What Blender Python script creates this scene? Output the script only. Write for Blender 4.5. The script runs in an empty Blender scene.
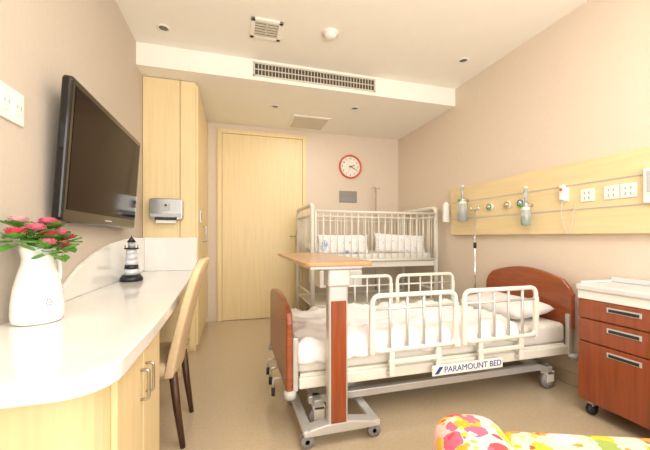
import bpy, bmesh, math, random
from mathutils import Vector, Matrix, noise, Euler
random.seed(4)
C = bpy.context.scene.collection
try:
    bpy.context.scene.view_settings.view_transform = 'Standard'
except Exception:
    pass

# ------------------------------------------------------------------ materials
def lin(c):
    o = []
    for v in c[:3]:
        v = v / 255.0
        o.append(v / 12.92 if v <= 0.04045 else ((v + 0.055) / 1.055) ** 2.4)
    return (o[0], o[1], o[2], 1.0)

def mat(name, col, rough=0.5, metal=0.0, var=0.04, scale=8.0, stretch=(1, 1, 1), bump=0.0, bscale=120.0,
        coat=0.0, trans=0.0, ior=1.5):
    m = bpy.data.materials.new(name)
    m.use_nodes = True
    nt = m.node_tree
    b = nt.nodes["Principled BSDF"]
    b.inputs["Roughness"].default_value = rough
    b.inputs["Metallic"].default_value = metal
    b.inputs["Coat Weight"].default_value = coat
    b.inputs["Transmission Weight"].default_value = trans
    b.inputs["IOR"].default_value = ior
    tc = nt.nodes.new("ShaderNodeTexCoord")
    mp = nt.nodes.new("ShaderNodeMapping")
    mp.inputs["Scale"].default_value = stretch
    nt.links.new(tc.outputs["Object"], mp.inputs["Vector"])
    nz = nt.nodes.new("ShaderNodeTexNoise")
    nz.inputs["Scale"].default_value = scale
    nz.inputs["Detail"].default_value = 5
    nt.links.new(mp.outputs["Vector"], nz.inputs["Vector"])
    rp = nt.nodes.new("ShaderNodeValToRGB")
    l = lin(col)
    rp.color_ramp.elements[0].position = 0.3
    rp.color_ramp.elements[1].position = 0.7
    rp.color_ramp.elements[0].color = tuple(max(0, x * (1 - var)) for x in l[:3]) + (1,)
    rp.color_ramp.elements[1].color = tuple(min(1, x * (1 + var)) for x in l[:3]) + (1,)
    nt.links.new(nz.outputs["Fac"], rp.inputs["Fac"])
    nt.links.new(rp.outputs["Color"], b.inputs["Base Color"])
    if bump > 0:
        n2 = nt.nodes.new("ShaderNodeTexNoise")
        n2.inputs["Scale"].default_value = bscale
        nt.links.new(tc.outputs["Object"], n2.inputs["Vector"])
        bp = nt.nodes.new("ShaderNodeBump")
        bp.inputs["Strength"].default_value = bump
        bp.inputs["Distance"].default_value = 0.004
        nt.links.new(n2.outputs["Fac"], bp.inputs["Height"])
        nt.links.new(bp.outputs["Normal"], b.inputs["Normal"])
    return m

def blob_mat(name, base, cols, scale, thr, rough=0.8, jit=0.6):
    """printed fabric: random coloured motifs on a base colour"""
    m = bpy.data.materials.new(name)
    m.use_nodes = True
    nt = m.node_tree
    b = nt.nodes["Principled BSDF"]
    b.inputs["Roughness"].default_value = rough
    tc = nt.nodes.new("ShaderNodeTexCoord")
    dn = nt.nodes.new("ShaderNodeTexNoise")
    dn.inputs["Scale"].default_value = scale * 1.6
    nt.links.new(tc.outputs["Object"], dn.inputs["Vector"])
    ad = nt.nodes.new("ShaderNodeVectorMath")
    ad.operation = 'MULTIPLY_ADD'
    ad.inputs[1].default_value = (jit / scale,) * 3
    nt.links.new(dn.outputs["Color"], ad.inputs[0])
    nt.links.new(tc.outputs["Object"], ad.inputs[2])
    prev = None
    for k in range(2):
        vo = nt.nodes.new("ShaderNodeTexVoronoi")
        vo.inputs["Scale"].default_value = scale * (1.0 if k == 0 else 2.3)
        nt.links.new(ad.outputs[0], vo.inputs["Vector"])
        lt = nt.nodes.new("ShaderNodeMath")
        lt.operation = 'LESS_THAN'
        lt.inputs[1].default_value = thr if k == 0 else thr * 0.62
        nt.links.new(vo.outputs["Distance"], lt.inputs[0])
        sp = nt.nodes.new("ShaderNodeSeparateColor")
        nt.links.new(vo.outputs["Color"], sp.inputs[0])
        rp = nt.nodes.new("ShaderNodeValToRGB")
        rp.color_ramp.interpolation = 'CONSTANT'
        cs = cols if k == 0 else cols[::-1]
        el = rp.color_ramp.elements
        el[0].color = lin(cs[0])
        el[1].position = 1.0 / len(cs)
        el[1].color = lin(cs[1])
        for i in range(2, len(cs)):
            e = el.new(i / len(cs))
            e.color = lin(cs[i])
        nt.links.new(sp.outputs[0], rp.inputs["Fac"])
        mx = nt.nodes.new("ShaderNodeMix")
        mx.data_type = 'RGBA'
        nt.links.new(lt.outputs[0], mx.inputs[0])
        if prev is None:
            mx.inputs[6].default_value = lin(base)
        else:
            nt.links.new(prev, mx.inputs[6])
        nt.links.new(rp.outputs["Color"], mx.inputs[7])
        prev = mx.outputs[2]
    nt.links.new(prev, b.inputs["Base Color"])
    return m

M = {}
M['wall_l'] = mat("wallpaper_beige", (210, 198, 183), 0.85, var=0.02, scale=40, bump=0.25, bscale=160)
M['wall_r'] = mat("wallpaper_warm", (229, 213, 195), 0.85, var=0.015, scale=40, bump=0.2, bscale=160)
M['ceil'] = mat("ceiling_paint", (252, 248, 238), 0.9, var=0.01)
M['floor'] = mat("vinyl_floor", (196, 178, 151), 0.18, var=0.05, scale=60, coat=0.3)
M['maple'] = mat("pale_maple", (239, 217, 169), 0.45, var=0.05, scale=3, stretch=(14, 14, 0.8))
M['maple_h'] = mat("pale_maple_horizontal", (237, 215, 168), 0.4, var=0.05, scale=3, stretch=(14, 0.8, 14))
M['maple_dk'] = mat("maple_edge", (214, 180, 120), 0.5, var=0.04)
M['red'] = mat("reddish_brown_wood", (150, 78, 42), 0.3, var=0.2, scale=3, stretch=(3, 3, 16), coat=0.3)
M['redv'] = mat("reddish_brown_wood_vertical", (146, 73, 40), 0.3, var=0.2, scale=3, stretch=(16, 16, 1.2), coat=0.3)
M['tablew'] = mat("table_wood", (186, 138, 94), 0.3, var=0.1, scale=3, stretch=(14, 1, 14), coat=0.3)
M['white'] = mat("white_plastic", (243, 242, 238), 0.35, var=0.01)
M['desk'] = mat("white_solid_surface", (244, 243, 239), 0.16, var=0.01, coat=0.3)
M['cream'] = mat("cream_enamel", (236, 233, 221), 0.35, var=0.02)
M['grey'] = mat("grey_plastic", (150, 150, 150), 0.5, var=0.03)
M['lgrey'] = mat("light_grey_plastic", (196, 196, 194), 0.45, var=0.03)
M['dark'] = mat("dark_rubber", (45, 44, 46), 0.6, var=0.05)
M['black'] = mat("glossy_black", (14, 14, 15), 0.15, var=0.02, coat=0.2)
M['screen'] = mat("tv_screen", (34, 20, 17), 0.12, var=0.1, scale=2, ior=1.15)
M['steel'] = mat("brushed_steel", (190, 188, 184), 0.3, 1.0, var=0.05, scale=10, stretch=(1, 1, 20))
M['chrome'] = mat("chrome", (225, 225, 225), 0.12, 1.0, var=0.02)
M['silver'] = mat("silver_paint", (208, 208, 206), 0.35, 0.4, var=0.02)
M['linen'] = mat("white_linen", (246, 243, 242), 0.85, var=0.015, scale=20, bump=0.2, bscale=200)
M['linen2'] = mat("off_white_mattress", (236, 232, 224), 0.85, var=0.02, scale=20)
M['blue'] = mat("blue_print", (30, 70, 150), 0.4, var=0.03)
M['skyblue'] = mat("pale_blue_glaze", (110, 150, 205), 0.3, var=0.05)
M['chairf'] = mat("beige_upholstery", (218, 192, 152), 0.75, var=0.05, scale=60, bump=0.3, bscale=300)
M['legw'] = mat("dark_brown_leg", (78, 48, 34), 0.4, var=0.15, scale=4, stretch=(12, 12, 1))
M['ceramic'] = mat("white_ceramic", (248, 248, 247), 0.15, var=0.01, coat=0.5)
M['pink'] = mat("pink_petal", (246, 138, 162), 0.6, var=0.15, scale=30)
M['rose'] = mat("red_petal", (236, 92, 120), 0.6, var=0.15, scale=30)
M['palep'] = mat("pale_pink_petal", (250, 202, 208), 0.6, var=0.1, scale=30)
M['leaf'] = mat("green_leaf", (92, 146, 56), 0.55, var=0.3, scale=30)
M['clockred'] = mat("clock_rim_orange_red", (222, 104, 80), 0.35, var=0.03)
M['clockface'] = mat("clock_face_cream", (250, 244, 230), 0.5, var=0.01)
M['plaque'] = mat("plaque_grey", (150, 146, 140), 0.35, 0.3, var=0.06)
M['glass'] = mat("clear_plastic", (225, 232, 235), 0.08, var=0.02, trans=0.6)
M['green'] = mat("green_liquid", (70, 190, 90), 0.2, var=0.05)
M['yellow'] = mat("yellow_plastic", (236, 190, 60), 0.4, var=0.03)
M['cabtop'] = mat("cabinet_top_white", (222, 222, 222), 0.25, var=0.02)
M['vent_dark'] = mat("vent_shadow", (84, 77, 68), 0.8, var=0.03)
M['ventm'] = mat("vent_metal", (216, 208, 192), 0.5, var=0.02)
M['lampoff'] = mat("lamp_reflector", (130, 120, 108), 0.3, 0.5)
M['base'] = mat("baseboard_beige", (196, 180, 156), 0.5, var=0.03)
M['charcoal'] = mat("charcoal_glaze", (40, 41, 46), 0.3, 0.2, var=0.05)
M['pewter'] = mat("silvery_white_glaze", (222, 224, 228), 0.3, 0.2, var=0.03)
M['sofa'] = blob_mat("printed_fabric", (250, 214, 208), [(250, 205, 60), (236, 84, 90), (252, 240, 232), (250, 180, 50), (230, 110, 140), (250, 220, 90)], 13.0, 0.5)
M['sofa2'] = blob_mat("printed_fabric_seat", (240, 222, 196), [(250, 200, 60), (230, 90, 80), (255, 244, 236), (246, 160, 60), (160, 180, 90)], 12.0, 0.48)
M['babyp'] = blob_mat("faint_print_cotton", (248, 248, 248), [(232, 235, 240), (216, 222, 232), (240, 242, 246), (226, 230, 238)], 18.0, 0.25)
M['babyb'] = blob_mat("blue_motif_cotton", (248, 248, 249), [(196, 214, 232), (160, 188, 218), (244, 246, 249), (246, 247, 249)], 9.0, 0.28)

# ------------------------------------------------------------------ builder
class B:
    def __init__(s):
        s.bm = bmesh.new()
        s.mats = []
    def mi(s, m):
        if m not in s.mats:
            s.mats.append(m)
        return s.mats.index(m)
    def merge(s, tb, m, smooth=False, mtx=None):
        i = s.mi(m)
        for f in tb.faces:
            f.material_index = i
            f.smooth = smooth
        if mtx is not None:
            bmesh.ops.transform(tb, matrix=mtx, verts=tb.verts)
        me = bpy.data.meshes.new("tmp")
        tb.to_mesh(me)
        tb.free()
        s.bm.from_mesh(me)
        bpy.data.meshes.remove(me)
        return s
    def box(s, x0, x1, y0, y1, z0, z1, m, bev=0.0, seg=2, mtx=None, smooth=False):
        tb = bmesh.new()
        bmesh.ops.create_cube(tb, size=1.0)
        sx, sy, sz = abs(x1 - x0), abs(y1 - y0), abs(z1 - z0)
        for v in tb.verts:
            v.co = Vector(((x0 + x1) / 2 + v.co.x * sx, (y0 + y1) / 2 + v.co.y * sy, (z0 + z1) / 2 + v.co.z * sz))
        if bev > 0:
            bev = min(bev, 0.49 * min(sx, sy, sz))
            bmesh.ops.bevel(tb, geom=tb.edges[:] , offset=bev, segments=seg, profile=0.5, affect='EDGES')
        return s.merge(tb, m, smooth, mtx)
    def prism(s, pts, axis, a, b, m, bev=0.0, seg=2, smooth=False):
        tb = bmesh.new()
        def P(p, t):
            if axis == 'x': return Vector((t, p[0], p[1]))
            if axis == 'y': return Vector((p[0], t, p[1]))
            return Vector((p[0], p[1], t))
        v0 = [tb.verts.new(P(p, a)) for p in pts]
        v1 = [tb.verts.new(P(p, b)) for p in pts]
        n = len(pts)
        c0 = tb.faces.new(v0)
        c1 = tb.faces.new(v1[::-1])
        for i in range(n):
            tb.faces.new((v0[i], v1[i], v1[(i + 1) % n], v0[(i + 1) % n]))
        bmesh.ops.recalc_face_normals(tb, faces=tb.faces)
        if bev > 0:
            es = list(set(list(c0.edges) + list(c1.edges)))
            bmesh.ops.bevel(tb, geom=es, offset=bev, segments=seg, profile=0.5, affect='EDGES')
        return s.merge(tb, m, smooth)
    def tube(s, pts, r, m, n=10, closed=False, rs=None):
        tb = bmesh.new()
        pts = [Vector(p) for p in pts]
        N = len(pts)
        rings = []
        up = None
        for i in range(N):
            if closed:
                t = (pts[(i + 1) % N] - pts[i - 1]).normalized()
            else:
                t = (pts[min(i + 1, N - 1)] - pts[max(i - 1, 0)]).normalized()
            if up is None:
                up = t.orthogonal().normalized()
            up = (up - t * up.dot(t))
            if up.length < 1e-6:
                up = t.orthogonal()
            up.normalize()
            sd = t.cross(up)
            rr = rs[i] if rs else r
            rings.append([tb.verts.new(pts[i] + (up * math.cos(2 * math.pi * k / n) + sd * math.sin(2 * math.pi * k / n)) * rr) for k in range(n)])
        for i in range(N if closed else N - 1):
            a, b = rings[i], rings[(i + 1) % N]
            for k in range(n):
                tb.faces.new((a[k], a[(k + 1) % n], b[(k + 1) % n], b[k]))
        if not closed:
            tb.faces.new(rings[0][::-1])
            tb.faces.new(rings[-1])
        bmesh.ops.recalc_face_normals(tb, faces=tb.faces)
        return s.merge(tb, m, True)
    def cyl(s, p0, p1, r, m, n=20, r2=None):
        return s.tube([p0, p1], r, m, n, rs=[r, r if r2 is None else r2])
    def lathe(s, prof, c, m, n=32, axis='z', fn=None, smooth=True):
        tb = bmesh.new()
        rings = []
        ringed = prof[0] == prof[-1]
        if ringed: prof = prof[:-1]
        for (r, h) in prof:
            ring = []
            for k in range(n):
                a = 2 * math.pi * k / n
                x, y = r * math.cos(a), r * math.sin(a)
                if fn: x, y, hh = fn(x, y, h, a)
                else: hh = h
                if axis == 'z': v = Vector((x, y, hh))
                elif axis == 'y': v = Vector((x, hh, y))
                else: v = Vector((hh, x, y))
                ring.append(tb.verts.new(v + Vector(c)))
            rings.append(ring)
        for i in range(len(rings) if ringed else len(rings) - 1):
            a, b = rings[i], rings[(i + 1) % len(rings)]
            for k in range(n):
                tb.faces.new((a[k], a[(k + 1) % n], b[(k + 1) % n], b[k]))
        if not ringed:
            if prof[0][0] > 1e-5: tb.faces.new(rings[0])
            if prof[-1][0] > 1e-5: tb.faces.new(rings[-1])
            bmesh.ops.remove_doubles(tb, verts=tb.verts, dist=1e-5)
        bmesh.ops.recalc_face_normals(tb, faces=tb.faces)
        return s.merge(tb, m, smooth)
    def sphere(s, c, r, m, sc=(1, 1, 1), n=16):
        tb = bmesh.new()
        bmesh.ops.create_uvsphere(tb, u_segments=n, v_segments=n // 2 + 2, radius=r)
        for v in tb.verts:
            v.co = Vector((v.co.x * sc[0], v.co.y * sc[1], v.co.z * sc[2])) + Vector(c)
        return s.merge(tb, m, True)
    def text(s, txt, size, origin, m, ext=0.0008, align='LEFT', rot=(math.pi / 2, 0, 0)):
        cu = bpy.data.curves.new("t", 'FONT')
        cu.body = txt
        cu.size = size
        cu.extrude = ext
        cu.align_x = align
        cu.align_y = 'CENTER'
        ob = bpy.data.objects.new("t", cu)
        C.objects.link(ob)
        bpy.context.view_layer.update()
        me = bpy.data.meshes.new_from_object(ob.evaluated_get(bpy.context.evaluated_depsgraph_get()))
        tb = bmesh.new()
        tb.from_mesh(me)
        mt = Matrix.Translation(Vector(origin)) @ Euler(rot).to_matrix().to_4x4()
        bpy.data.objects.remove(ob)
        bpy.data.meshes.remove(me)
        return s.merge(tb, m, False, mt)
    def obj(s, name, parent=None, label=None, cat=None, origin=None, group=None, kind=None, rotz=0.0):
        """geometry is given in world coordinates (before any turn of its thing)"""
        if parent is not None:
            o = ORG[parent.name]
        else:
            if origin is None:
                zs = [v.co for v in s.bm.verts]
                origin = (sum(v.x for v in zs) / len(zs), sum(v.y for v in zs) / len(zs), min(v.z for v in zs))
            o = Vector(origin)
        bmesh.ops.translate(s.bm, vec=-o, verts=s.bm.verts)
        me = bpy.data.meshes.new(name)
        s.bm.to_mesh(me)
        s.bm.free()
        for m in s.mats:
            me.materials.append(m)
        ob = bpy.data.objects.new(name, me)
        C.objects.link(ob)
        if parent is not None:
            ob.parent = parent
        else:
            ob.location = o
            ob.rotation_euler = (0, 0, rotz)
        ORG[ob.name] = o
        if label: ob["label"] = label
        if cat: ob["category"] = cat
        if group: ob["group"] = group
        if kind: ob["kind"] = kind
        return ob
ORG = {}

def thing(name, label, cat, loc, rotz=0.0, group=None):
    e = bpy.data.objects.new(name, None)
    e.empty_display_size = 0.05
    C.objects.link(e)
    e.location = loc
    e.rotation_euler = (0, 0, rotz)
    e["label"] = label
    e["category"] = cat
    if group: e["group"] = group
    ORG[e.name] = Vector(loc)
    return e

def fillet(pts, r, seg=5, closed=False):
    pts = [Vector(p) for p in pts]
    out = []
    N = len(pts)
    for i in range(N):
        if not closed and i in (0, N - 1):
            out.append(pts[i]); continue
        p, a, b = pts[i], pts[i - 1], pts[(i + 1) % N]
        da, db = (a - p), (b - p)
        ra = min(r, da.length * 0.48); rb = min(r, db.length * 0.48)
        A = p + da.normalized() * ra; Bp = p + db.normalized() * rb
        for k in range(seg + 1):
            t = k / seg
            out.append(A * (1 - t) ** 2 + p * 2 * t * (1 - t) + Bp * t ** 2)
    return out

def f2(pts, r, seg=6):
    return [(v.x, v.y) for v in fillet([(p[0], p[1], 0) for p in pts], r, seg, True)]

# ------------------------------------------------------------------ room
XL, XR, YB, YN = -0.774, 2.31, 4.21, -1.7
ZH, ZL, YS = 2.655, 2.47, 2.956
def st(b, name): return b.obj(name, kind="structure", origin=(0, 0, 0))
st(B().box(XL - .1, XR + .1, YN - .1, YB + .1, -0.1, 0, M['floor']), "floor")
st(B().box(XL - .1, XR + .1, YN - .1, YB + .1, ZH, ZH + .1, M['ceil']), "ceiling")
st(B().box(XL, XR, YS, YB, ZL, ZH, M['ceil']), "ceiling.001")
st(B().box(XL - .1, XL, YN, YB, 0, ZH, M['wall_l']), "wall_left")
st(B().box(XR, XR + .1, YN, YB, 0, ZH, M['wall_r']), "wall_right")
st(B().box(XL, XR, YB, YB + .1, 0, ZH, M['wall_r']), "wall_back")
# wall behind the camera with a wide window opening
b = B()
b.box(XL, XR, YN - .1, YN, 0, .6, M['wall_l']).box(XL, XR, YN - .1, YN, 2.45, ZH, M['wall_l'])
b.box(XL, XL + .2, YN - .1, YN, .6, 2.45, M['wall_l']).box(XR - .2, XR, YN - .1, YN, .6, 2.45, M['wall_l'])
st(b, "wall_front")
b = B()
b.box(XL + .2, XR - .2, YN - .08, YN - .02, .6, .66, M['white']).box(XL + .2, XR - .2, YN - .08, YN - .02, 2.39, 2.45, M['white'])
for x in (XL + .2, .74, XR - .26):
    b.box(x, x + .06, YN - .08, YN - .02, .66, 2.39, M['white'])
st(b, "window_1")
st(B().box(.93, XR, YB - .012, YB, 0, .09, M['base'], .003), "baseboard_back")
st(B().box(XR - .012, XR, YN, YB - .012, 0, .09, M['base'], .003), "baseboard_right")
st(B().box(XL, XL + .012, YN, .86, 0, .09, M['base'], .003), "baseboard_left")
# door in back wall
b = B()
b.box(-.20, -.145, YB - .03, YB, 0, 2.40, M['maple'], .004).box(.88, .93, YB - .03, YB, 0, 2.40, M['maple'], .004)
b.box(-.145, .88, YB - .03, YB, 2.35, 2.40, M['maple'], .004)
st(b, "trim_1")
b = B()
b.box(-.142, .877, YB - .022, YB, 0.005, 2.347, M['maple'], .003)
d1 = st(b, "door_1")
d1["label"] = "pale maple flush door"
b = B()
b.box(.79, .84, YB - .032, YB - .022, .93, 1.14, M['black'], .004)
b.cyl((.815, YB - .03, 1.06), (.815, YB - .075, 1.06), .011, M['steel'])
b.tube(fillet([(.815, YB - .07, 1.06), (.70, YB - .07, 1.06)], .01), .009, M['steel'])
h = b.obj("door_handle", parent=d1)

# ------------------------------------------------------------------ wardrobe
wx1, wy0 = -.316, 3.14
w = thing("wardrobe", "floor-to-ceiling pale maple wardrobe in the corner", "wardrobe", ((XL + wx1) / 2, (wy0 + YB) / 2, 0))
B().box(XL + .003, wx1 - .02, wy0 + .02, YB - .003, 0, ZL - .003, M['maple'], .002).obj("body", w)
b = B(); b.box(XL + .003, -.472, wy0, wy0 + .019, .03, ZL - .006, M['maple'], .003); b.obj("side_panel", w)
b = B(); b.box(-.466, wx1 - .02, wy0, wy0 + .019, .03, ZL - .006, M['maple'], .003); b.obj("side_panel", w)
b = B(); b.box(wx1 - .019, wx1, wy0 + .004, 3.66, .06, ZL - .03, M['maple'], .003); dd = b.obj("door", w)
B().tube(fillet([(wx1, 3.60, 1.0), (wx1 + .03, 3.60, 1.0), (wx1 + .03, 3.60, 1.16), (wx1, 3.60, 1.16)], .012), .005, M['steel']).obj("handle", dd)
b = B(); b.box(wx1 - .019, wx1, 3.665, YB - .01, .06, ZL - .03, M['maple'], .003); dd = b.obj("door", w)
B().tube(fillet([(wx1, 3.72, 1.0), (wx1 + .03, 3.72, 1.0), (wx1 + .03, 3.72, 1.16), (wx1, 3.72, 1.16)], .012), .005, M['steel']).obj("handle", dd)

b = B(); b.box(wx1, wx1 + .01, 3.30, 3.37, 1.19, 1.31, M['white'], .003).box(wx1 + .01, wx1 + .014, 3.315, 3.355, 1.21, 1.29, M['grey'], .002)
b.obj("light_switch", label="small white and grey switch plate on the wardrobe side", cat="light switch", origin=(wx1, 3.335, 1.19))

# paper towel dispenser
dsp = thing("paper_towel_dispenser", "brushed steel paper towel dispenser mounted on maple panel", "towel dispenser", (-.567, wy0, 1.19))
b = B(); b.prism(f2([(-.70, 1.20), (-.435, 1.20), (-.435, 1.385), (-.70, 1.385)], .03), 'y', wy0 - .10, wy0, M['steel'], .008, 3); b.obj("housing", dsp)
b = B(); b.box(-.69, -.445, wy0 - .108, wy0 - .1, 1.225, 1.25, M['lgrey'], .003); b.box(-.655, -.48, wy0 - .106, wy0 - .1, 1.197, 1.222, M['dark'], .002); b.obj("paper_slot", dsp)
b = B(); b.box(-.60, -.535, wy0 - .106, wy0 - .1, 1.28, 1.345, M['lgrey'], .003); b.cyl((-.567, wy0 - .104, 1.325), (-.567, wy0 - .112, 1.325), .009, M['dark']); b.obj("viewing_window", dsp)
b = B(); b.box(-.65, -.49, wy0 - .09, wy0 - .03, 1.17, 1.2, M['white'], .003); b.obj("paper_towel", dsp)

# ------------------------------------------------------------------ desk
dk = thing("desk_worktop", "long white solid-surface worktop with rounded corner along the wall", "worktop", (-.52, 1.9, .70))
out = [(XL + .003, .80)]
cx, cy, cr = -.375, .91, .11
for k in range(11):
    a = -math.pi / 2 + k / 10 * math.pi / 2
    out.append((cx + cr * math.cos(a), cy + cr * math.sin(a)))
for (x, y) in [(-.262, 1.2), (-.27, 1.6), (-.29, 2.1), (-.315, 2.6), (-.325, wy0 - .004)]:
    out.append((x, y))
out.append((XL + .003, wy0 - .004))
b = B(); b.prism(out, 'z', .70, .75, M['desk'], .007, 3); b.obj("countertop", dk)
prof = [(1.45, .751), (1.6, .772), (1.73, .81), (1.92, .905), (2.12, .965), (2.34, 1.01), (2.6, 1.035), (2.8, 1.045), (wy0 - .004, 1.045), (wy0 - .004, .751)]
b = B(); b.prism(prof, 'x', XL + .002, XL + .022, M['desk'], .004, 2)
b.box(XL + .022, -.325, wy0 - .022, wy0 - .003, .751, 1.045, M['desk'], .003); b.obj("backsplash", dk)

cb = thing("desk_cabinet", "pale maple cabinet supporting the end of the worktop", "cabinet", (-.55, 1.19, 0))
co = [(XL + .004, .87), (-.42, .87)]
for k in range(7):
    a = -math.pi / 2 + k / 6 * math.pi / 2
    co.append((-.42 + .1 * math.cos(a), .97 + .1 * math.sin(a)))
co += [(-.32, 1.5), (XL + .004, 1.5)]
B().prism(co, 'z', .06, .699, M['maple'], .002).obj("body", cb)
B().box(XL + .02, -.36, .93, 1.48, 0, .06, M['maple_dk']).obj("plinth", cb)
b = B(); b.box(-.32, -.303, .985, 1.24, .07, .69, M['maple'], .003); d = b.obj("door", cb)
B().tube(fillet([(-.303, 1.21, .50), (-.278, 1.21, .50), (-.278, 1.21, .60), (-.303, 1.21, .60)], .01), .005, M['steel']).obj("handle", d)
b = B(); b.box(-.32, -.303, 1.245, 1.495, .07, .69, M['maple'], .003); d = b.obj("door", cb)
B().tube(fillet([(-.303, 1.275, .50), (-.278, 1.275, .50), (-.278, 1.275, .60), (-.303, 1.275, .60)], .01), .005, M['steel']).obj("handle", d)
cb2 = thing("desk_cabinet", "pale maple drawer unit below the worktop by the wardrobe", "cabinet", (-.56, 2.85, 0))
B().box(XL + .004, -.40, 2.6, wy0 - .005, 0, .699, M['maple'], .003).obj("body", cb2)
for i in range(3):
    z0 = .06 + i * .212
    b = B(); b.box(-.40, -.384, 2.605, wy0 - .01, z0, z0 + .205, M['maple'], .003); d = b.obj("drawer", cb2)
    B().tube(fillet([(-.384, 2.80, z0 + .12), (-.362, 2.80, z0 + .12), (-.362, 2.93, z0 + .12), (-.384, 2.93, z0 + .12)], .01), .005, M['steel']).obj("handle", d)

# ------------------------------------------------------------------ television
tv = thing("television", "large black flat-screen television tilted down on the wall", "television", (-.72, 2.13, 1.42))
tilt = math.radians(3.8)
mt = Matrix.Translation((-.702, 2.125, 1.11)) @ Matrix.Rotation(tilt, 4, 'Y')
W2, HT = .52, .635
b = B()
b.prism(f2([(-W2, 0), (W2, 0), (W2, HT), (-W2, HT)], .025), 'x', -.042, 0, M['black'], .012, 3)
b.box(-.06, -.04, -.36, .36, .12, .5, M['black'], .008)
bmesh.ops.transform(b.bm, matrix=mt, verts=b.bm.verts)
b.obj("housing", tv)
b = B(); b.box(.0, .002, -W2 + .035, W2 - .035, .06, HT - .035, M['screen'])
bmesh.ops.transform(b.bm, matrix=mt, verts=b.bm.verts); b.obj("screen", tv)
b = B(); b.box(.0, .0015, -.05, .05, .028, .036, M['lgrey'])
bmesh.ops.transform(b.bm, matrix=mt, verts=b.bm.verts); b.obj("badge", tv)
b = B(); b.box(XL + .001, XL + .026, 1.95, 2.31, 1.25, 1.50, M['dark'], .003)
b.obj("wall_bracket", tv)

# wall outlets above desk
so = thing("wall_socket", "white double wall socket plate on beige wall", "wall socket", (XL, 1.41, 1.46))
b = B(); b.box(XL, XL + .009, 1.345, 1.413, 1.465, 1.585, M['white'], .003).box(XL, XL + .009, 1.413, 1.481, 1.465, 1.585, M['white'], .003); b.obj("plate", so)
for yy in (1.379, 1.447):
    b = B()
    b.box(XL + .009, XL + .011, yy - .024, yy + .024, 1.495, 1.555, M['white'], .0008)
    b.box(XL + .0105, XL + .012, yy - .012, yy - .009, 1.52, 1.535, M['grey']).box(XL + .0105, XL + .012, yy + .009, yy + .012, 1.52, 1.535, M['grey'])
    b.obj("socket_insert", so)

# ------------------------------------------------------------------ pitcher and flowers
px, py = -.668, 1.368
pt = thing("pitcher", "white ceramic pitcher with handle used as a flower vase", "pitcher", (px, py, .751))
def spout(x, y, h, a):
    k = max(0, (h - .95) / .06)
    c = max(0, math.cos(a + math.pi / 2)) ** 6   # toward -y
    return x, y - .028 * k * c, h + .012 * k * c
pr = [(0.0, .752), (.064, .752), (.071, .757), (.074, .775), (.073, .82), (.067, .87), (.056, .92), (.046, .955), (.044, .975), (.049, 1.0), (.053, 1.012),
      (.049, 1.012), (.040, .975), (.042, .955), (.052, .92), (.063, .87), (.069, .82), (.069, .78), (.0, .765)]
b = B(); b.lathe(pr, (px, py, 0), M['ceramic'], 40, fn=spout); b.obj("body", pt)
b = B(); b.tube(fillet([(px + .008, py + .044, .985), (px + .02, py + .10, .975), (px + .02, py + .105, .88), (px + .01, py + .064, .85)], .05, 8), .008, M['ceramic']); b.obj("handle", pt)
# small glazed flower motif wrapped on the belly, facing the room
b = B()
ang0 = math.radians(-40)
def belly_r(z): return .073 if z < .82 else .073 - (z - .82) * .13
for k in range(6):
    a = k * math.pi / 3
    aa, zz = ang0 + .11 * math.cos(a), .825 + .010 * math.sin(a)
    r_ = belly_r(zz)
    b.sphere((px + r_ * math.cos(aa), py + r_ * math.sin(aa), zz), .0042, M['skyblue'], (.6, .6, 1), 8)
r_ = belly_r(.825)
b.sphere((px + r_ * math.cos(ang0), py + r_ * math.sin(ang0), .825), .004, M['yellow'], (.6, .6, 1), 8)
b.obj("printed_motif", pt)

def petal(b, c, ang, tiltp, size, m, wid=.6, curl=.25):
    tb = bmesh.new(); n = 4; g = []
    for i in range(n + 1):
        u = i / n
        wv = size * .75 * math.sin(math.pi * (.18 + .72 * u))
        row = []
        for j in range(-2, 3):
            vv = j / 2
            x = u * size * math.cos(tiltp) + curl * size * u * u
            z = u * size * math.sin(tiltp) + abs(vv) ** 2 * .18 * size
            row.append(tb.verts.new((x, vv * wv * wid, z)))
        g.append(row)
    for i in range(n):
        for j in range(4):
            tb.faces.new((g[i][j], g[i][j + 1], g[i + 1][j + 1], g[i + 1][j]))
    b.merge(tb, m, True, Matrix.Translation(Vector(c)) @ Matrix.Rotation(ang, 4, 'Z'))

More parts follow.
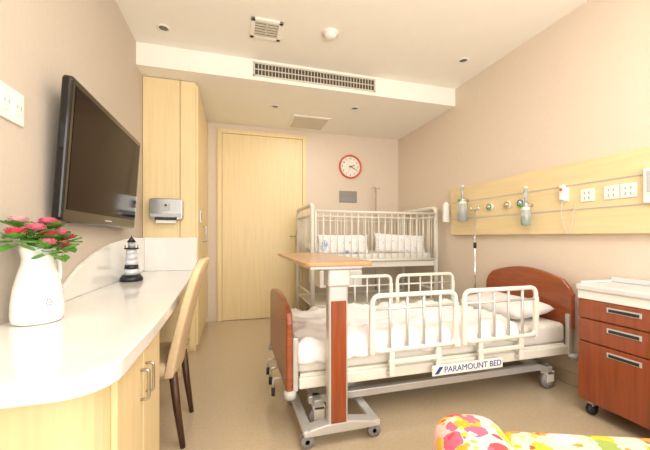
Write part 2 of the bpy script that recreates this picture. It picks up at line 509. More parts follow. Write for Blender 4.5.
fl_cols = ['rose', 'pink', 'palep', 'rose', 'pink', 'palep', 'pink', 'rose', 'pink', 'rose', 'palep', 'pink', 'rose']
fpos = [(.0, -.12, 1.055), (.03, -.075, 1.07), (-.03, -.05, 1.095), (.035, -.015, 1.05), (.02, .02, 1.095), (-.03, .03, 1.08), (.035, .065, 1.055), (.0, .10, 1.09),
        (-.02, .155, 1.06), (.03, .13, 1.04), (.0, .20, 1.05), (.05, -.05, 1.02), (.055, .03, 1.012)]
lab = {'rose': "crimson artificial rose in the white pitcher", 'pink': "pink artificial rose in the white pitcher", 'palep': "pale pink artificial rose in the white pitcher"}
for fi, ((dx, dy, z), cn) in enumerate(zip(fpos, fl_cols)):
    c = (px + dx, py + dy, z)
    r = thing("artificial_flower", lab[cn], "flower", c, group="roses in the pitcher")
    b = B()
    b.sphere((c[0], c[1], c[2] + .008), .009, M[cn], (1, 1, 1.1), 10)
    for ring, (n, tl, sz) in enumerate([(3, 1.45, .020), (4, 1.2, .024), (5, .95, .026), (6, .65, .026), (6, .3, .024)]):
        for k in range(n):
            petal(b, c, 2 * math.pi * (k + .5 * ring) / n + dx * 40, tl, sz, M[cn], 1.1)
    b.obj("blossom", r)
    b = B(); b.tube([(c[0], c[1], c[2]), (px + dx * .6, py + dy * .5, (z + 1.0) / 2 + .01), (px + dx * .25, py + dy * .15, .98), (px + dx * .2, py + dy * .12, .80)], .0018, M['leaf'], 6); b.obj("stem", r)
    b = B()
    for k in range(7):
        a = k * .898 + dy * 30
        lc = (c[0] + .006 * math.cos(a), c[1] + .01 * math.sin(a), c[2] - .012 - .010 * (k % 3))
        petal(b, lc, a, .45 - .5 * (k % 3), .038, M['leaf'], .8)
    b.obj("leaf_cluster", r)

# ------------------------------------------------------------------ lighthouse ornament
lx, ly = -.672, 2.46
lh = thing("lighthouse_figurine", "dark and silvery-white lighthouse ornament on the worktop", "figurine", (lx, ly, .751))
def Z(z): return .751 + (z - .751) * 1.28
B().lathe([(0, Z(.752)), (.070, Z(.752)), (.070, Z(.766)), (.056, Z(.785)), (.0, Z(.785))], (lx, ly, 0), M['charcoal']).obj("base", lh)
b = B(); zz = [.785, .815, .838, .865, .895, .92]; rr = [.047, .044, .040, .037, .034, .031]
for i in range(5):
    b.lathe([(0, Z(zz[i])), (rr[i], Z(zz[i])), (rr[i + 1], Z(zz[i + 1])), (0, Z(zz[i + 1]))], (lx, ly, 0), M['charcoal'] if i in (1,) else M['pewter'], 24)
b.obj("tower", lh)
b = B(); b.lathe([(0, Z(.92)), (.044, Z(.92)), (.044, Z(.927)), (0, Z(.927))], (lx, ly, 0), M['charcoal'], 20)
b.lathe([(0, Z(.927)), (.02, Z(.927)), (.02, Z(.957)), (0, Z(.957))], (lx, ly, 0), M['lgrey'], 16)
b.lathe([(0, Z(.957)), (.03, Z(.957)), (.006, Z(.982)), (.0, Z(.995))], (lx, ly, 0), M['charcoal'], 16)
for k in range(8):
    a = k * math.pi / 4; b.cyl((lx + .040 * math.cos(a), ly + .040 * math.sin(a), Z(.925)), (lx + .040 * math.cos(a), ly + .040 * math.sin(a), Z(.942)), .0014, M['charcoal'], 6)
b.obj("lantern", lh)

# ------------------------------------------------------------------ chair
ch = thing("chair", "beige upholstered chair with dark legs pushed under the worktop", "chair", (-.48, 1.90, 0))
y0, y1 = 1.70, 2.10
b = B(); b.box(-.70, -.29, y0, y1, .36, .43, M['chairf'], .03, 4, smooth=True); b.obj("seat", ch)
tb = bmesh.new(); g = {}
nu, nv = 14, 12
def bk(s, t, off):
    wv = .205 * (1 - .10 * s ** 3) * (1 if s < .85 else math.sqrt(max(0, 1 - ((s - .85) / .15) ** 2)) * .45 + .55)
    x = -.31 + .10 * s + .045 * s * s + off * (1 - .2 * s) + .03 * (t * t) * -1 * .6 + .018
    return (x, 1.90 + t * wv, .36 + .575 * s)
for side, off in ((0, -.022), (1, .022)):
    for i in range(nu + 1):
        for j in range(nv + 1):
            g[side, i, j] = tb.verts.new(bk(i / nu, -1 + 2 * j / nv, off))
for i in range(nu):
    for j in range(nv):
        tb.faces.new((g[0, i, j], g[0, i, j + 1], g[0, i + 1, j + 1], g[0, i + 1, j]))
        tb.faces.new((g[1, i, j], g[1, i + 1, j], g[1, i + 1, j + 1], g[1, i, j + 1]))
for i in range(nu):
    for j in (0, nv):
        tb.faces.new((g[0, i, j], g[0, i + 1, j], g[1, i + 1, j], g[1, i, j]))
for j in range(nv):
    for i in (0, nu):
        tb.faces.new((g[0, i, j], g[1, i, j], g[1, i, j + 1], g[0, i, j + 1]))
bmesh.ops.recalc_face_normals(tb, faces=tb.faces)
b = B(); b.merge(tb, M['chairf'], True); o = b.obj("backrest", ch)
bv = o.modifiers.new("b", 'BEVEL'); bv.width = .012; bv.segments = 3; bv.angle_limit = .7; bv.limit_method = 'ANGLE'
for (lx_, ly_, dx) in [(-.29, y0 + .03, .045), (-.29, y1 - .03, .045), (-.67, y0 + .03, -.01), (-.67, y1 - .03, -.01)]:
    b = B(); b.tube([(lx_, ly_, .375), (lx_ + dx * .4, ly_, .2), (lx_ + dx, ly_, 0.0)], .018, M['legw'], 12, rs=[.021, .018, .013]); b.obj("leg", ch)

# ------------------------------------------------------------------ ceiling fittings
dv = thing("air_diffuser", "small square ceiling air vent with light frame", "air vent", (.24, 2.50, ZH - .01))
b = B(); s_ = .118
for (xa, xb, ya, yb) in [(-s_, s_, -s_, -s_ + .03), (-s_, s_, s_ - .03, s_), (-s_, -s_ + .03, -s_, s_), (s_ - .03, s_, -s_, s_)]:
    b.box(.24 + xa, .24 + xb, 2.5 + ya, 2.5 + yb, ZH - .012, ZH, M['ceil'], .002)
b.obj("vent_frame", dv)
b = B()
for k in range(6):
    yy = 2.5 - .078 + k * .0312
    b.box(.24 - .088, .24 + .088, yy - .009, yy + .009, ZH - .010, ZH - .004, M['ventm'], .001)
b.box(.24 - .006, .24 + .006, 2.5 - .088, 2.5 + .088, ZH - .011, ZH - .003, M['ventm'])
b.obj("louvre", dv)
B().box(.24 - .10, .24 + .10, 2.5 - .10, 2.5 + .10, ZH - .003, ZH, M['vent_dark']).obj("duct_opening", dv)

lg = thing("air_conditioning_grille", "long louvred air-conditioning grille on the ceiling step", "air vent", (.765, YS, 2.50))
b = B()
gx0, gx1, gz0, gz1 = .166, 1.364, 2.503, 2.632
b.box(gx0, gx1, YS - .012, YS, gz0, gz0 + .014, M['ventm'], .002).box(gx0, gx1, YS - .012, YS, gz1 - .014, gz1, M['ventm'], .002)
b.box(gx0, gx0 + .016, YS - .012, YS, gz0, gz1, M['ventm'], .002).box(gx1 - .016, gx1, YS - .012, YS, gz0, gz1, M['ventm'], .002)
b.obj("grille_frame", lg)
b = B()
n = 38
for i in range(1, n):
    x = gx0 + .016 + (gx1 - gx0 - .032) * i / n
    b.box(x - .003, x + .003, YS - .010, YS - .003, gz0 + .010, gz1 - .010, M['ventm'])
b.box(gx0 + .01, gx1 - .01, YS - .009, YS - .004, (gz0 + gz1) / 2 - .004, (gz0 + gz1) / 2 + .004, M['ventm'])
b.obj("louvre", lg)
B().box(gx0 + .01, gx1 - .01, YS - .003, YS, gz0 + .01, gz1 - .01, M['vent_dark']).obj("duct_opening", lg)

b = B(); b.lathe([(0, ZH - .045), (.03, ZH - .043), (.045, ZH - .03), (.05, ZH - .012), (.065, ZH - .01), (.065, ZH), (0, ZH)], (.73, 2.41, 0), M['white'])
b.obj("smoke_detector", label="round white smoke detector on the ceiling", cat="smoke detector", origin=(.73, 2.41, ZH))
def downlight(x, y, z):
    d = thing("downlight", "small round recessed ceiling downlight", "ceiling light", (x, y, z), group="recessed ceiling downlights")
    b = B(); b.lathe([(.032, z), (.045, z), (.047, z - .005), (.034, z - .009), (.032, z)], (x, y, 0), M['white'], 28); b.obj("trim_ring", d)
    b = B(); b.lathe([(0, z - .003), (.033, z - .003), (.033, z), (0, z)], (x, y, 0), M['lampoff'], 24); b.obj("lens", d)
    return d
for (x, y, z) in [(-.52, 2.70, ZH), (.43, 3.49, ZL), (1.28, 3.30, ZL), (2.0, 2.45, ZH)]:
    downlight(x, y, z)
hp = B(); hp.box(.66, 1.12, 3.66, 4.08, ZL - .012, ZL, M['ceil'], .003).box(.685, 1.095, 3.685, 4.055, ZL - .016, ZL - .011, M['ventm'], .002)
hp.obj("access_hatch", label="flat square access panel in the lower ceiling", cat="access panel", origin=(.89, 3.87, ZL))

# ------------------------------------------------------------------ clock, plaque
ck = thing("wall_clock", "round wall clock with white face and orange-red rim", "clock", (1.56, YB, 2.03))
b = B(); b.lathe([(.142, 0), (.165, 0), (.165, -.03), (.155, -.038), (.143, -.028), (.142, 0)], (1.56, YB, 2.03), M['clockred'], 48, axis='y'); b.obj("rim", ck)
b = B(); b.lathe([(0, -.012), (.1425, -.012), (.1425, -.001), (0, -.001)], (1.56, YB, 2.03), M['clockface'], 48, axis='y', smooth=False)
for k in range(1, 13):
    a = k * math.pi / 6
    b.text(str(k), .034, (1.56 + .114 * math.sin(a), YB - .0135, 2.03 + .114 * math.cos(a)), M['dark'], align='CENTER')
b.obj("dial", ck)
def hand(a, L, wd, yy, m):
    b = B(); dx, dz = math.sin(a), math.cos(a)
    b.tube([(1.56 - dx * .02, yy, 2.03 - dz * .02), (1.56 + dx * L, yy, 2.03 + dz * L)], wd, m, 6); return b
hand(math.radians(70), .065, .0045, YB - .018, M['black']).obj("hour_hand", ck)
hand(math.radians(115), .095, .0035, YB - .022, M['black']).obj("minute_hand", ck)
hand(math.radians(200), .10, .0014, YB - .026, M['clockred']).obj("second_hand", ck)

b = B(); b.box(1.40, 1.66, YB - .01, YB, 1.53, 1.69, M['plaque'], .003)
b.box(1.415, 1.645, YB - .012, YB - .01, 1.545, 1.6, M['grey'], .001)
b.obj("wall_plaque", label="small grey metal plaque on wall below the clock", cat="sign", origin=(1.53, YB, 1.53))

# ------------------------------------------------------------------ headwall panel
hw = thing("medical_headwall_panel", "long pale maple bedside service panel on the wall", "service panel", (XR, 1.9, 1.07))
HX = XR - .05
b = B(); b.prism(f2([(.55, 1.07), (2.97, 1.07), (2.97, 1.565), (.55, 1.565)], .03), 'x', HX, XR - .001, M['maple_h'], .006, 2); b.obj("body", hw)
for z in (1.405, 1.235):
    b = B(); b.box(HX - .004, HX, .56, 2.95, z, z + .008, M['silver']); b.obj("aluminium_strip", hw)
for yy, cc in ((2.40, 'green'), (2.205, 'yellow'), (2.07, 'blue')):
    b = B(); b.cyl((HX, yy, 1.325), (HX - .02, yy, 1.325), .033, M['white'], 24); b.cyl((HX - .02, yy, 1.325), (HX - .034, yy, 1.325), .018, M['chrome'], 20)
    b.lathe([(.024, -.0200), (.030, -.0200), (.030, -.024), (.024, -.024), (.024, -.0200)], (HX, yy, 1.325), M[cc], 24, axis='x')
    b.obj("gas_outlet", hw)
for yy in (1.567, 1.425, 1.335):
    b = B(); b.box(HX - .009, HX, yy - .042, yy + .042, 1.285, 1.37, M['white'], .003)
    for dy in (-.014, .014):
        b.box(HX - .011, HX - .009, yy + dy - .002, yy + dy + .002, 1.335, 1.35, M['grey'])
        b.box(HX - .011, HX - .009, yy + dy - .002, yy + dy + .002, 1.30, 1.318, M['grey'])
    b.obj("power_socket", hw)
b = B(); b.box(HX - .03, HX, 1.12, 1.255, 1.24, 1.44, M['white'], .008).box(HX - .033, HX - .03, 1.14, 1.235, 1.30, 1.42, M['lgrey'], .002)
b.obj("call_unit", label="white wall call unit on the service panel", cat="call unit", origin=(HX, 1.19, 1.24))

rl = thing("reading_lamp", "small white cylindrical reading lamp at the end of the service panel", "lamp", (XR, 3.0, 1.21))
b = B(); b.box(XR - .07, XR, 2.985, 3.015, 1.30, 1.33, M['lgrey'], .004); b.obj("wall_arm", rl)
b = B(); b.lathe([(.0, 1.43), (.020, 1.425), (.034, 1.40), (.038, 1.22), (.040, 1.21), (.0, 1.215)], (XR - .09, 2.99, 0), M['white'], 28); b.obj("lamp_shade", rl)

def flowmeter(y, liquid, label, z=1.36, h=.16, r=.033):
    f = thing("oxygen_flowmeter", label, "flowmeter", (HX, y, z))
    xx = HX - .065
    b = B(); b.cyl((HX, y, z), (xx, y, z), .013, M['chrome']).cyl((xx, y, z - .02), (xx, y, z + .02), .02, M['chrome'])
    b.cyl((xx, y + .015, z), (xx, y + .055, z), .015, M['green'], 12); b.obj("valve", f)
    b = B(); b.cyl((xx, y, z + .02), (xx, y, z + .13), .013, M['glass'], 16).cyl((xx, y, z + .13), (xx, y, z + .145), .015, M['white'], 16); b.obj("gauge_tube", f)
    b = B(); b.lathe([(0, z - .03 - h), (r * .8, z - .03 - h), (r, z - .02 - h), (r, z - .05), (r * .7, z - .03), (0, z - .03)], (xx, y, 0), M['glass'], 24)
    b.cyl((xx, y, z - .045), (xx, y, z - .018), r * .85, M['white'], 20); b.obj("bottle", f)
    b = B(); b.lathe([(0, z - .025 - h), (r * .93, z - .018 - h), (r * .96, z - .03 - h * .45), (0, z - .03 - h * .45)], (xx, y, 0), liquid, 20); b.obj("liquid", f)
    return f
flowmeter(2.70, M['lgrey'], "clear humidifier bottle with gauge on the service panel", 1.42, .19, .045)
flowmeter(1.978, M['green'], "flowmeter with green-tinted bottle on the service panel", 1.30, .13, .034)

nc = thing("call_handset", "white nurse-call handset hanging with its cord on the panel", "call handset", (HX, 1.72, 1.33))
B().box(HX - .012, HX, 1.69, 1.75, 1.30, 1.40, M['white'], .004).obj("cradle", nc)
b = B(); b.box(HX - .035, HX - .012, 1.70, 1.74, 1.31, 1.42, M['white'], .01, 3).cyl((HX - .035, 1.72, 1.385), (HX - .038, 1.72, 1.385), .01, M['clockred']); b.obj("handset", nc)
b = B(); pts = [(HX - .022, 1.72, 1.31), (HX - .03, 1.73, 1.22), (HX - .03, 1.70, 1.10), (HX - .03, 1.67, 1.06), (HX - .03, 1.65, 1.12), (HX - .02, 1.64, 1.24), (HX - .004, 1.64, 1.30)]
b.tube(fillet(pts, .05, 6), .0028, M['lgrey'], 8); b.obj("cord", nc)

# ------------------------------------------------------------------ main hospital bed
bx0, bx1, by0, by1 = .28, 2.24, 1.64, 2.42
bed = thing("hospital_bed", "cream steel hospital bed with reddish wooden end boards and side rails", "bed", ((bx0 + bx1) / 2, (by0 + by1) / 2, 0))
b = B()
for y in (by0 + .015, by1 - .055):
    b.box(bx0 + .05, bx1 - .03, y, y + .04, .245, .305, M['cream'], .008)
for x in (bx0 + .05, .9, 1.5, bx1 - .07):
    b.box(x, x + .04, by0 + .05, by1 - .05, .25, .30, M['cream'], .005)
b.box(bx0 + .06, bx1 - .04, by0 + .04, by1 - .04, .30, .318, M['cream'], .003)
b.obj("frame", bed)
b = B()
for y in (by0 + .10, by1 - .14):
    b.box(bx0 + .12, bx1 - .10, y, y + .04, .115, .16, M['silver'], .006)
for x in (bx0 + .14, bx1 - .18):
    b.box(x, x + .05, by0 + .05, by1 - .05, .115, .16, M['silver'], .006)
for y in (by0 + .16, by1 - .18):
    b.tube([(.62, y, .15), (.85, y, .26)], .013, M['silver']).tube([(1.75, y, .15), (1.55, y, .26)], .013, M['silver'])
b.box(.9, 1.25, 1.95, 2.1, .17, .24, M['lgrey'], .01)
b.obj("lower_frame", bed)
for x in (bx0 + .17, bx1 - .14):
    for y in (by0 + .08, by1 - .08):
        b = B()
        b.cyl((x, y - .016, .055), (x, y + .016, .055), .053, M['grey'], 28).cyl((x, y - .018, .055), (x, y + .018, .055), .03, M['lgrey'], 20)
        b.box(x - .03, x + .03, y - .026, y - .019, .05, .12, M['cream'], .004).box(x - .03, x + .03, y + .019, y + .026, .05, .12, M['cream'], .004)
        b.box(x - .035, x + .035, y - .026, y + .026, .10, .125, M['cream'], .006)
        b.obj("caster", bed)
def board(x, th, ya, yb, z0, ze, zc, name):
    n = 14
    top = []
    for k in range(n + 1):
        t = k / n
        y = yb - .07 + (ya + .07 - yb + .07) * t
        top.append((y, ze + (zc - ze) * (.45 + .55 * math.sin(math.pi * t))))
    pts = [(ya, z0), (yb, z0), (yb, ze - .05), (yb - .02, ze)] + top + [(ya + .02, ze), (ya, ze - .05)]
    b = B(); b.prism(pts, 'x', x, x + th, M['red'], .012, 3)
    return b.obj(name, bed)
board(bx0 - .02, .035, by0, by1, .24, .65, .705, "footboard")
board(bx1 - .02, .035, by0 + .0, by1, .42, .70, .815, "headboard")
for x in (bx0, bx1 - .05):
    for y in (by0 + .01, by1 - .04):
        b = B(); b.box(x + .016, x + .045, y, y + .03, .24, .52, M['silver'], .006); b.obj("board_bracket", bed)
for x in (bx0 + .0, bx1 + .0):
    for y in (by0 + .01, by1 - .01):
        b = B(); b.cyl((x, y, .215), (x, y, .25), .032, M['lgrey'], 20); b.obj("bumper", bed)
def rail(xa, xb, y, yarm):
    b = B(); zt, zb = .725, .42
    lp = fillet([(xa, y, zb), (xa, y, zt), (xb, y, zt), (xb, y, zb)], .05, 6, True)
    b.tube(lp, .014, M['cream'], 10, True)
    b.tube([(xa, y, zt - .075), (xb, y, zt - .075)], .008, M['silver'], 8)
    n = 5
    for i in range(1, n):
        x = xa + (xb - xa) * i / n
        b.tube([(x, y, zb), (x, y, zt)], .009, M['silver'], 8)
    for x in (xa, xb):
        b.box(x - .016, x + .016, y - .014, y + .014, zb - .02, zt - .06, M['cream'], .008)
    for x in (xa + .12, xb - .12):
        b.box(x - .018, x + .018, min(y, yarm) , max(y, yarm), .27, .295, M['silver'], .004)
        b.box(x - .016, x + .016, y - .008, y + .008, .27, zb + .01, M['cream'], .005)
    b.box(xa + .1, xb - .1, y - .01, y + .01, .34, .365, M['cream'], .005)
    b.obj("side_rail", bed)
rail(.73, 1.27, by0 - .02, by0 + .02)
rail(1.33, 1.88, by0 - .02, by0 + .02)
rail(.73, 1.27, by1 + .02, by1 - .02)
rail(1.33, 1.88, by1 + .02, by1 - .02)
b = B(); b.box(1.10, 1.60, by0 - .036, by0 - .029, .245, .305, M['white'], .002)
b.text("PARAMOUNT BED", .050, (1.178, by0 - .037, .275), M['blue'])
b.prism([(1.115, .255), (1.14, .255), (1.172, .295), (1.147, .295)], 'y', by0 - .0375, by0 - .035, M['blue'])
b.obj("name_plate", bed, label="white plate with blue lettering")
for y in (1.88, 2.03, 2.18):
    b = B()
    b.tube(fillet([(bx0 + .06, y, .225), (bx0 - .06, y, .225), (bx0 - .06, y, .17)], .02), .007, M['silver'], 8).cyl((bx0 - .06, y, .17), (bx0 - .06, y, .125), .011, M['dark'], 10)
    b.obj("crank_handle", bed)

b = B(); b.box(bx0 + .04, bx1 - .03, by0 + .035, by1 - .035, .3195, .455, M['linen2'], .03, 4, smooth=True)
b.obj("mattress", label="off-white mattress on the hospital bed", cat="mattress", origin=(1.26, 2.03, .3195))

def drape(x0, x1, ya, yb, zt, drop, amp, seed, name, label, cat, m, head=None, nx=90, ny=60, thick=.012):
    tb = bmesh.new(); W = (yb - ya) + 2 * drop; g = []
    R = .045
    for i in range(nx + 1):
        x = x0 + (x1 - x0) * i / nx
        row = []
        for j in range(ny + 1):
            d = W * j / ny
            e = min(d, W - d)
            if e < drop:
                off = 0; z = zt - (drop - e)
            else:
                off = e - drop; z = zt
            if e > drop - R and off < R:
                t = (e - (drop - R)) / (2 * R)
                z = zt - R + R * math.sin(t * math.pi / 2); off = R * (1 - math.cos(t * math.pi / 2))
            y = ya + off if d < W / 2 else yb - off
            nn = noise.noise(Vector((x * 3 + seed, y * 5, z * 3))) + .5 * noise.noise(Vector((x * 9 + seed, y * 13 + x * 5, 1)))
            rid = 1 - abs(noise.noise(Vector((x * 5 + y * 3 + seed, y * 4 - x * 2, 3))))
            top = 1 if e > drop else .3
            z += amp * top * (max(0, nn + .5) * .6 + .9 * rid ** 6)
            if e < drop * .7:
                y += (-1 if d < W / 2 else 1) * amp * .35 * abs(math.sin(x * 30 + seed))
            xe = min(i, nx - i) / nx
            if xe < .03: z -= (.03 - xe) * .6 * top
            row.append(tb.verts.new((x, y, z)))
        g.append(row)
    for i in range(nx):
        for j in range(ny):
            tb.faces.new((g[i][j], g[i + 1][j], g[i + 1][j + 1], g[i][j + 1]))
    b = B(); b.merge(tb, m, True)
    o = b.obj(name, label=label, cat=cat, origin=((x0 + x1) / 2, (ya + yb) / 2, zt - drop))
    sd = o.modifiers.new("s", 'SOLIDIFY'); sd.thickness = thick; sd.offset = 1
    return o
drape(bx0 + .045, 1.78, by0 + .02, by1 - .02, .468, .09, .04, 3.1, "quilt", "white rumpled cotton quilt spread over the hospital bed", "quilt", M['linen'])

def pillow(cx, cy, cz, sx, sy, sz, m, name, label, rx=0, ry=0, rz=0, cat="pillow"):
    tb = bmesh.new(); n = 22; g = {}
    for s in (1, -1):
        for i in range(n + 1):
            for j in range(n + 1):
                if s == -1 and (i in (0, n) or j in (0, n)):
                    g[s, i, j] = g[1, i, j]; continue
                u, v = -1 + 2 * i / n, -1 + 2 * j / n
                prof = (max(0, (1 - u ** 4)) * max(0, (1 - v ** 4))) ** .5
                pin = 1 - .06 * (1 - abs(u) ** 2) * abs(v) - .06 * (1 - abs(v) ** 2) * abs(u)
                z = s * sz * prof * (1 + .12 * noise.noise(Vector((u * 2, v * 2, cx + s))))
                g[s, i, j] = tb.verts.new((u * sx * pin, v * sy * pin, z))
    for s in (1, -1):
        for i in range(n):
            for j in range(n):
                f = (g[s, i, j], g[s, i + 1, j], g[s, i + 1, j + 1], g[s, i, j + 1])
                tb.faces.new(f if s == 1 else f[::-1])
    mt = Matrix.Translation((cx, cy, cz)) @ Euler((rx, ry, rz)).to_matrix().to_4x4()
    b = B(); b.merge(tb, m, True, mt)
    return b.obj(name, label=label, cat=cat, origin=(cx, cy, cz))
pillow(2.02, 2.03, .525, .17, .31, .06, M['linen'], "pillow", "plump white pillow on the mattress by the headboard", ry=-.12)

# IV pole on bed
iv = thing("iv_pole", "slim chrome drip stand with hooks at the head of the bed", "drip stand", (2.15, 2.475, 0))
B().cyl((2.15, 2.475, .03), (2.15, 2.475, 1.30), .008, M['chrome'], 12).obj("pole", iv)
b = B()
for s in (-1, 1):
    b.tube(fillet([(2.15, 2.475, 1.30), (2.15, 2.475 + s * .045, 1.30), (2.15, 2.475 + s * .05, 1.33)], .01), .005, M['chrome'], 8)
    b.tube(fillet([(2.15, 2.475, 1.30), (2.15 + s * .045, 2.475, 1.30), (2.15 + s * .05, 2.475, 1.33)], .01), .005, M['chrome'], 8)
b.obj("hook", iv)
b = B(); b.lathe([(0, 0), (.09, 0), (.09, .015), (.02, .035), (0, .035)], (2.15, 2.52, 0), M['chrome'], 24); b.obj("base", iv)
b = B(); b.cyl((2.15, 2.475, .95), (2.15, 2.475, 1.0), .014, M['dark'], 12); b.obj("clamp", iv)

# ------------------------------------------------------------------ overbed table
ot = thing("overbed_table", "wheeled overbed table with wood top and brown column", "overbed table", (.505, 1.56, 0))
cxx, cyy = .505, 1.555
b = B(); b.prism(f2([(.30, 1.39), (.64, 1.39), (.64, 2.32), (.30, 2.32)], .04), 'z', .915, .935, M['tablew'], .005, 2); b.obj("tabletop", ot)
b = B(); b.box(.34, .60, 1.45, 2.0, .895, .914, M['silver'], .004).box(cxx - .06, cxx + .06, cyy - .045, cyy + .045, .80, .895, M['silver'], .01)
b.obj("support_arm", ot)
b = B(); b.box(cxx - .052, cxx + .052, cyy - .03, cyy + .03, .10, .82, M['silver'], .014, 3); b.obj("column", ot)
b = B(); b.box(cxx - .040, cxx + .040, cyy - .036, cyy - .029, .12, .73, M['redv'], .004); b.obj("column_panel", ot)
b = B(); b.prism([(.33, .085), (.36, .105), (.45, .12), (.56, .12), (.67, .105), (.73, .085), (.73, .07), (.33, .07)], 'y', cyy - .035, cyy + .035, M['silver'], .006)
for x in (.35, .71):
    b.box(x - .025, x + .025, cyy - .03, 2.05, .072, .10, M['silver'], .008)
b.obj("base", ot)
for x in (.35, .71):
    for y in (cyy + .01, 2.0):
        b = B()
        for dy in (-.014, .014):
            b.cyl((x + .0, y + dy - .008, .034), (x, y + dy + .008, .034), .034, M['grey'], 24)
        b.cyl((x, y - .022, .034), (x, y + .022, .034), .012, M['lgrey'], 12)
        b.box(x - .02, x + .02, y - .004, y + .004, .03, .075, M['dark'], .002)
        b.obj("caster", ot)

# ------------------------------------------------------------------ crib
cx0, cx1, cy0, cy1 = .775, 2.24, 3.2, 3.95
cr_ = thing("hospital_crib", "white steel barred hospital crib on casters against the wall", "crib", ((cx0 + cx1) / 2, (cy0 + cy1) / 2, 0))
for x in (cx0, cx1):
    b = B()
    lp = fillet([(x, cy0, .08), (x, cy0, 1.385), (x, cy1, 1.385), (x, cy1, .08)], .06, 6)
    b.tube(lp, .024, M['cream'], 12)
    for z in (1.28, .80, .45, .16):
        b.tube([(x, cy0, z), (x, cy1, z)], .012, M['cream'], 8)
    for i in range(1, 9):
        y = cy0 + (cy1 - cy0) * i / 9
        b.tube([(x, y, .80), (x, y, 1.28)], .0065, M['cream'], 8)
    b.obj("end_frame", cr_)
for y in (cy0 - .025, cy1 + .025):
    b = B()
    xa, xb = cx0 + .03, cx1 - .03
    b.tube([(xa, y, 1.315), (xb, y, 1.315)], .014, M['cream'], 10).tube([(xa, y, .80), (xb, y, .80)], .014, M['cream'], 10)
    b.tube([(xa, y, 1.26), (xb, y, 1.26)], .007, M['cream'], 8)
    for i in range(0, 19):
        x = xa + (xb - xa) * i / 18
        b.tube([(x, y, .80), (x, y, 1.315)], .006 if 0 < i < 18 else .011, M['cream'], 8)
    b.box(xa + .45, xa + .62, y - .014, y + .014, .765, .80, M['lgrey'], .004)
    b.obj("side_rail", cr_)
b = B()
b.box(cx0, cx1, cy0 + .005, cy0 + .035, .72, .78, M['cream'], .005).box(cx0, cx1, cy1 - .035, cy1 - .005, .72, .78, M['cream'], .005)
b.box(cx0 + .01, cx1 - .01, cy0 + .035, cy1 - .035, .755, .775, M['cream'], .003)
b.box(cx0, cx1, cy0 + .01, cy0 + .035, .30, .34, M['cream'], .005).box(cx0, cx1, cy1 - .035, cy1 - .01, .30, .34, M['cream'], .005)
b.box(cx0 + .01, cx1 - .01, cy0 + .035, cy1 - .035, .31, .325, M['cream'], .003)
b.obj("frame", cr_)
b = B(); b.box(cx0 + .08, cx0 + .55, cy0 + .0, cy0 + .5, .52, .70, M['white'], .008).box(cx0 + .2, cx0 + .42, cy0 - .012, cy0, .64, .66, M['silver'], .004); b.obj("drawer", cr_)
for x in (cx0, cx1):
    for y in (cy0, cy1):
        b = B(); b.cyl((x, y - .014, .045), (x, y + .014, .045), .045, M['dark'], 24).box(x - .022, x + .022, y - .02, y + .02, .075, .10, M['cream'], .004); b.obj("caster", cr_)
b = B(); b.box(cx0 + .04, cx1 - .04, cy0 + .03, cy1 - .03, .776, .87, M['linen2'], .025, 3, smooth=True)
b.obj("mattress", label="white crib mattress inside the barred crib", cat="mattress", origin=(1.5, 3.57, .776))
drape(cx0 + .06, 1.42, cy0 + .30, cy1 - .06, .9, .03, .06, 8.3, "baby_blanket", "white baby blanket with faint blue print in the crib", "blanket", M['babyb'], nx=40, ny=30)
pillow(1.14, 3.275, .972, .30, .105, .032, M['babyb'], "crib_bumper", "low padded white bumper with pale blue print inside crib bars", rx=math.radians(80), cat="crib bumper")
pillow(1.83, 3.285, .975, .33, .11, .035, M['babyp'], "crib_bumper", "low padded white bumper with faint grey print inside crib bars", rx=math.radians(76), ry=.05, cat="crib bumper")
iv2 = thing("iv_pole", "short chrome drip pole with hook behind the crib", "drip stand", (1.87, 4.03, 0))
B().cyl((1.87, 4.03, .02), (1.87, 4.03, 1.72), .009, M['chrome'], 12).obj("pole", iv2)
b = B(); b.tube(fillet([(1.87, 4.03, 1.72), (1.92, 4.03, 1.74), (1.93, 4.03, 1.70)], .02), .006, M['chrome'], 8).tube(fillet([(1.87, 4.03, 1.72), (1.82, 4.03, 1.74), (1.81, 4.03, 1.70)], .02), .006, M['chrome'], 8); b.obj("hook", iv2)
b = B(); b.lathe([(0, 0), (.1, 0), (.1, .012), (.02, .03), (0, .03)], (1.87, 4.08, 0), M['chrome'], 24); b.obj("base", iv2)

# ------------------------------------------------------------------ bedside cabinet
kx0, kx1, ky0, ky1 = 1.99, 2.29, .96, 1.44
bc = thing("bedside_cabinet", "orange-brown wooden bedside cabinet with pale top on casters", "bedside cabinet", ((kx0 + kx1) / 2, (ky0 + ky1) / 2, 0))
B().box(kx0 + .018, kx1, ky0, ky1, .08, .685, M['redv'], .006).obj("body", bc)
b = B(); b.prism(f2([(kx0 - .01, ky0 - .015), (kx1 + .005, ky0 - .015), (kx1 + .005, ky1 + .015), (kx0 - .01, ky1 + .015)], .03), 'z', .735, .77, M['cabtop'], .01, 3)
b.box(kx0 + .002, kx1, ky0, ky1, .685, .736, M['white'], .004)
b.box(kx1 - .02, kx1 + .003, ky0, ky1, .77, .80, M['cabtop'], .006).box(kx0 + .02, kx1 - .02, ky0 + .0, ky0 + .012, .77, .785, M['cabtop'], .004).box(kx0 + .02, kx1 - .02, ky1 - .012, ky1, .77, .785, M['cabtop'], .004)
b.obj("top", bc)
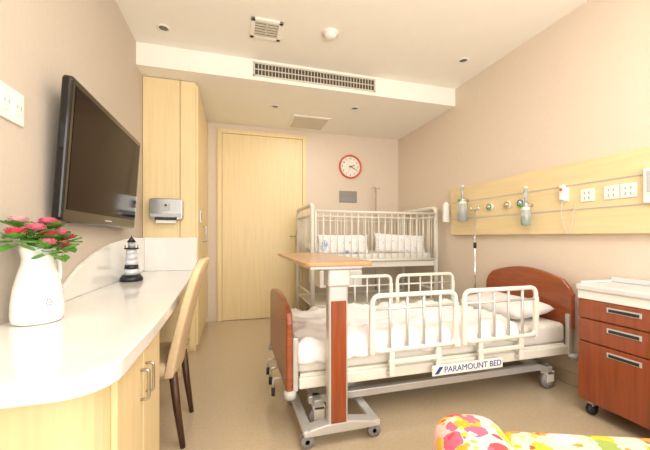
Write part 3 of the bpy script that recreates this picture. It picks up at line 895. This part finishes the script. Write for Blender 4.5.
for (z0, z1, nm) in ((.575, .682, "drawer"), (.44, .568, "drawer"), (.09, .433, "door")):
    b = B(); b.box(kx0, kx0 + .017, ky0 + .005, ky1 - .005, z0, z1, M['redv'], .004); d = b.obj(nm, bc)
    b = B(); b.box(kx0 - .004, kx0, 1.12, 1.28, z1 - .05, z1 - .022, M['silver'], .003).box(kx0 - .0055, kx0 - .004, 1.13, 1.27, z1 - .046, z1 - .030, M['dark']); b.obj("handle", d)
for x in (kx0 + .05, kx1 - .05):
    for y in (ky0 + .05, ky1 - .05):
        b = B(); b.cyl((x, y - .012, .035), (x, y + .012, .035), .035, M['dark'], 20).box(x - .018, x + .018, y - .016, y + .016, .055, .081, M['silver'], .003); b.obj("caster", bc)

# ------------------------------------------------------------------ printed fabric armchair
sx_, sy_ = .685, 1.03
sf = thing("armchair", "low rounded armchair covered in colourful printed fabric", "armchair", (sx_, sy_, 0), rotz=math.radians(-21))
B().box(sx_, sx_ + .24, sy_ - .62, sy_, .04, .44, M['sofa'], .09, 6, smooth=True).obj("armrest", sf)
B().box(sx_ + .88, sx_ + 1.12, sy_ - .62, sy_, .04, .44, M['sofa'], .09, 6, smooth=True).obj("armrest", sf)
B().box(sx_ + .23, sx_ + .89, sy_ - .60, sy_ - .02, .04, .25, M['sofa2'], .03, 3, smooth=True).obj("seat_base", sf)
B().box(sx_ + .235, sx_ + .885, sy_ - .60, sy_ - .005, .245, .375, M['sofa2'], .05, 5, smooth=True).obj("seat_cushion", sf)
for x in (sx_ + .06, sx_ + 1.06):
    for y in (sy_ - .55, sy_ - .07):
        B().cyl((x, y, 0), (x, y, .05), .02, M['legw'], 12).obj("leg", sf)

# ------------------------------------------------------------------ lights
def area(name, loc, rot, sx, sy, e, col):
    l = bpy.data.lights.new(name, 'AREA'); l.shape = 'RECTANGLE'; l.size = sx; l.size_y = sy; l.energy = e; l.color = col
    o = bpy.data.objects.new(name, l); o.location = loc; o.rotation_euler = rot; C.objects.link(o)
    return o
area("window_daylight", (.77, YN + .05, 1.55), (math.radians(90), 0, 0), 2.5, 1.7, 58, (1.0, .98, .95))
area("ceiling_fill_light", (.8, .55, ZH - .03), (0, 0, 0), 1.0, 1.0, 23, (1.0, .965, .91))  # added overhead fill, out of view, with no fixture behind it
area("bounce_fill_light", (.6, -.9, 1.3), (math.radians(155), 0, 0), 1.6, 1.0, 42, (1.0, .98, .94))  # extra upward fill behind the camera, added to brighten the ceiling
area("entry_ceiling_light", (.8, 3.4, ZL - .03), (0, 0, 0), .12, .12, 6, (1.0, .95, .87))
wd = bpy.data.worlds.new("world"); bpy.context.scene.world = wd; wd.use_nodes = True
wd.node_tree.nodes["Background"].inputs[0].default_value = (1, .99, .97, 1)
wd.node_tree.nodes["Background"].inputs[1].default_value = 1.2

# ------------------------------------------------------------------ camera
cam = bpy.data.cameras.new("camera")
cam.lens = 320 / 650 * 36; cam.sensor_width = 36; cam.shift_y = 12 / 650; cam.clip_start = .02
co_ = bpy.data.objects.new("camera", cam); C.objects.link(co_)
co_.location = (0, 0, 1.05)
co_.rotation_euler = (math.radians(90), 0, -math.atan(91 / 320))
bpy.context.scene.camera = co_
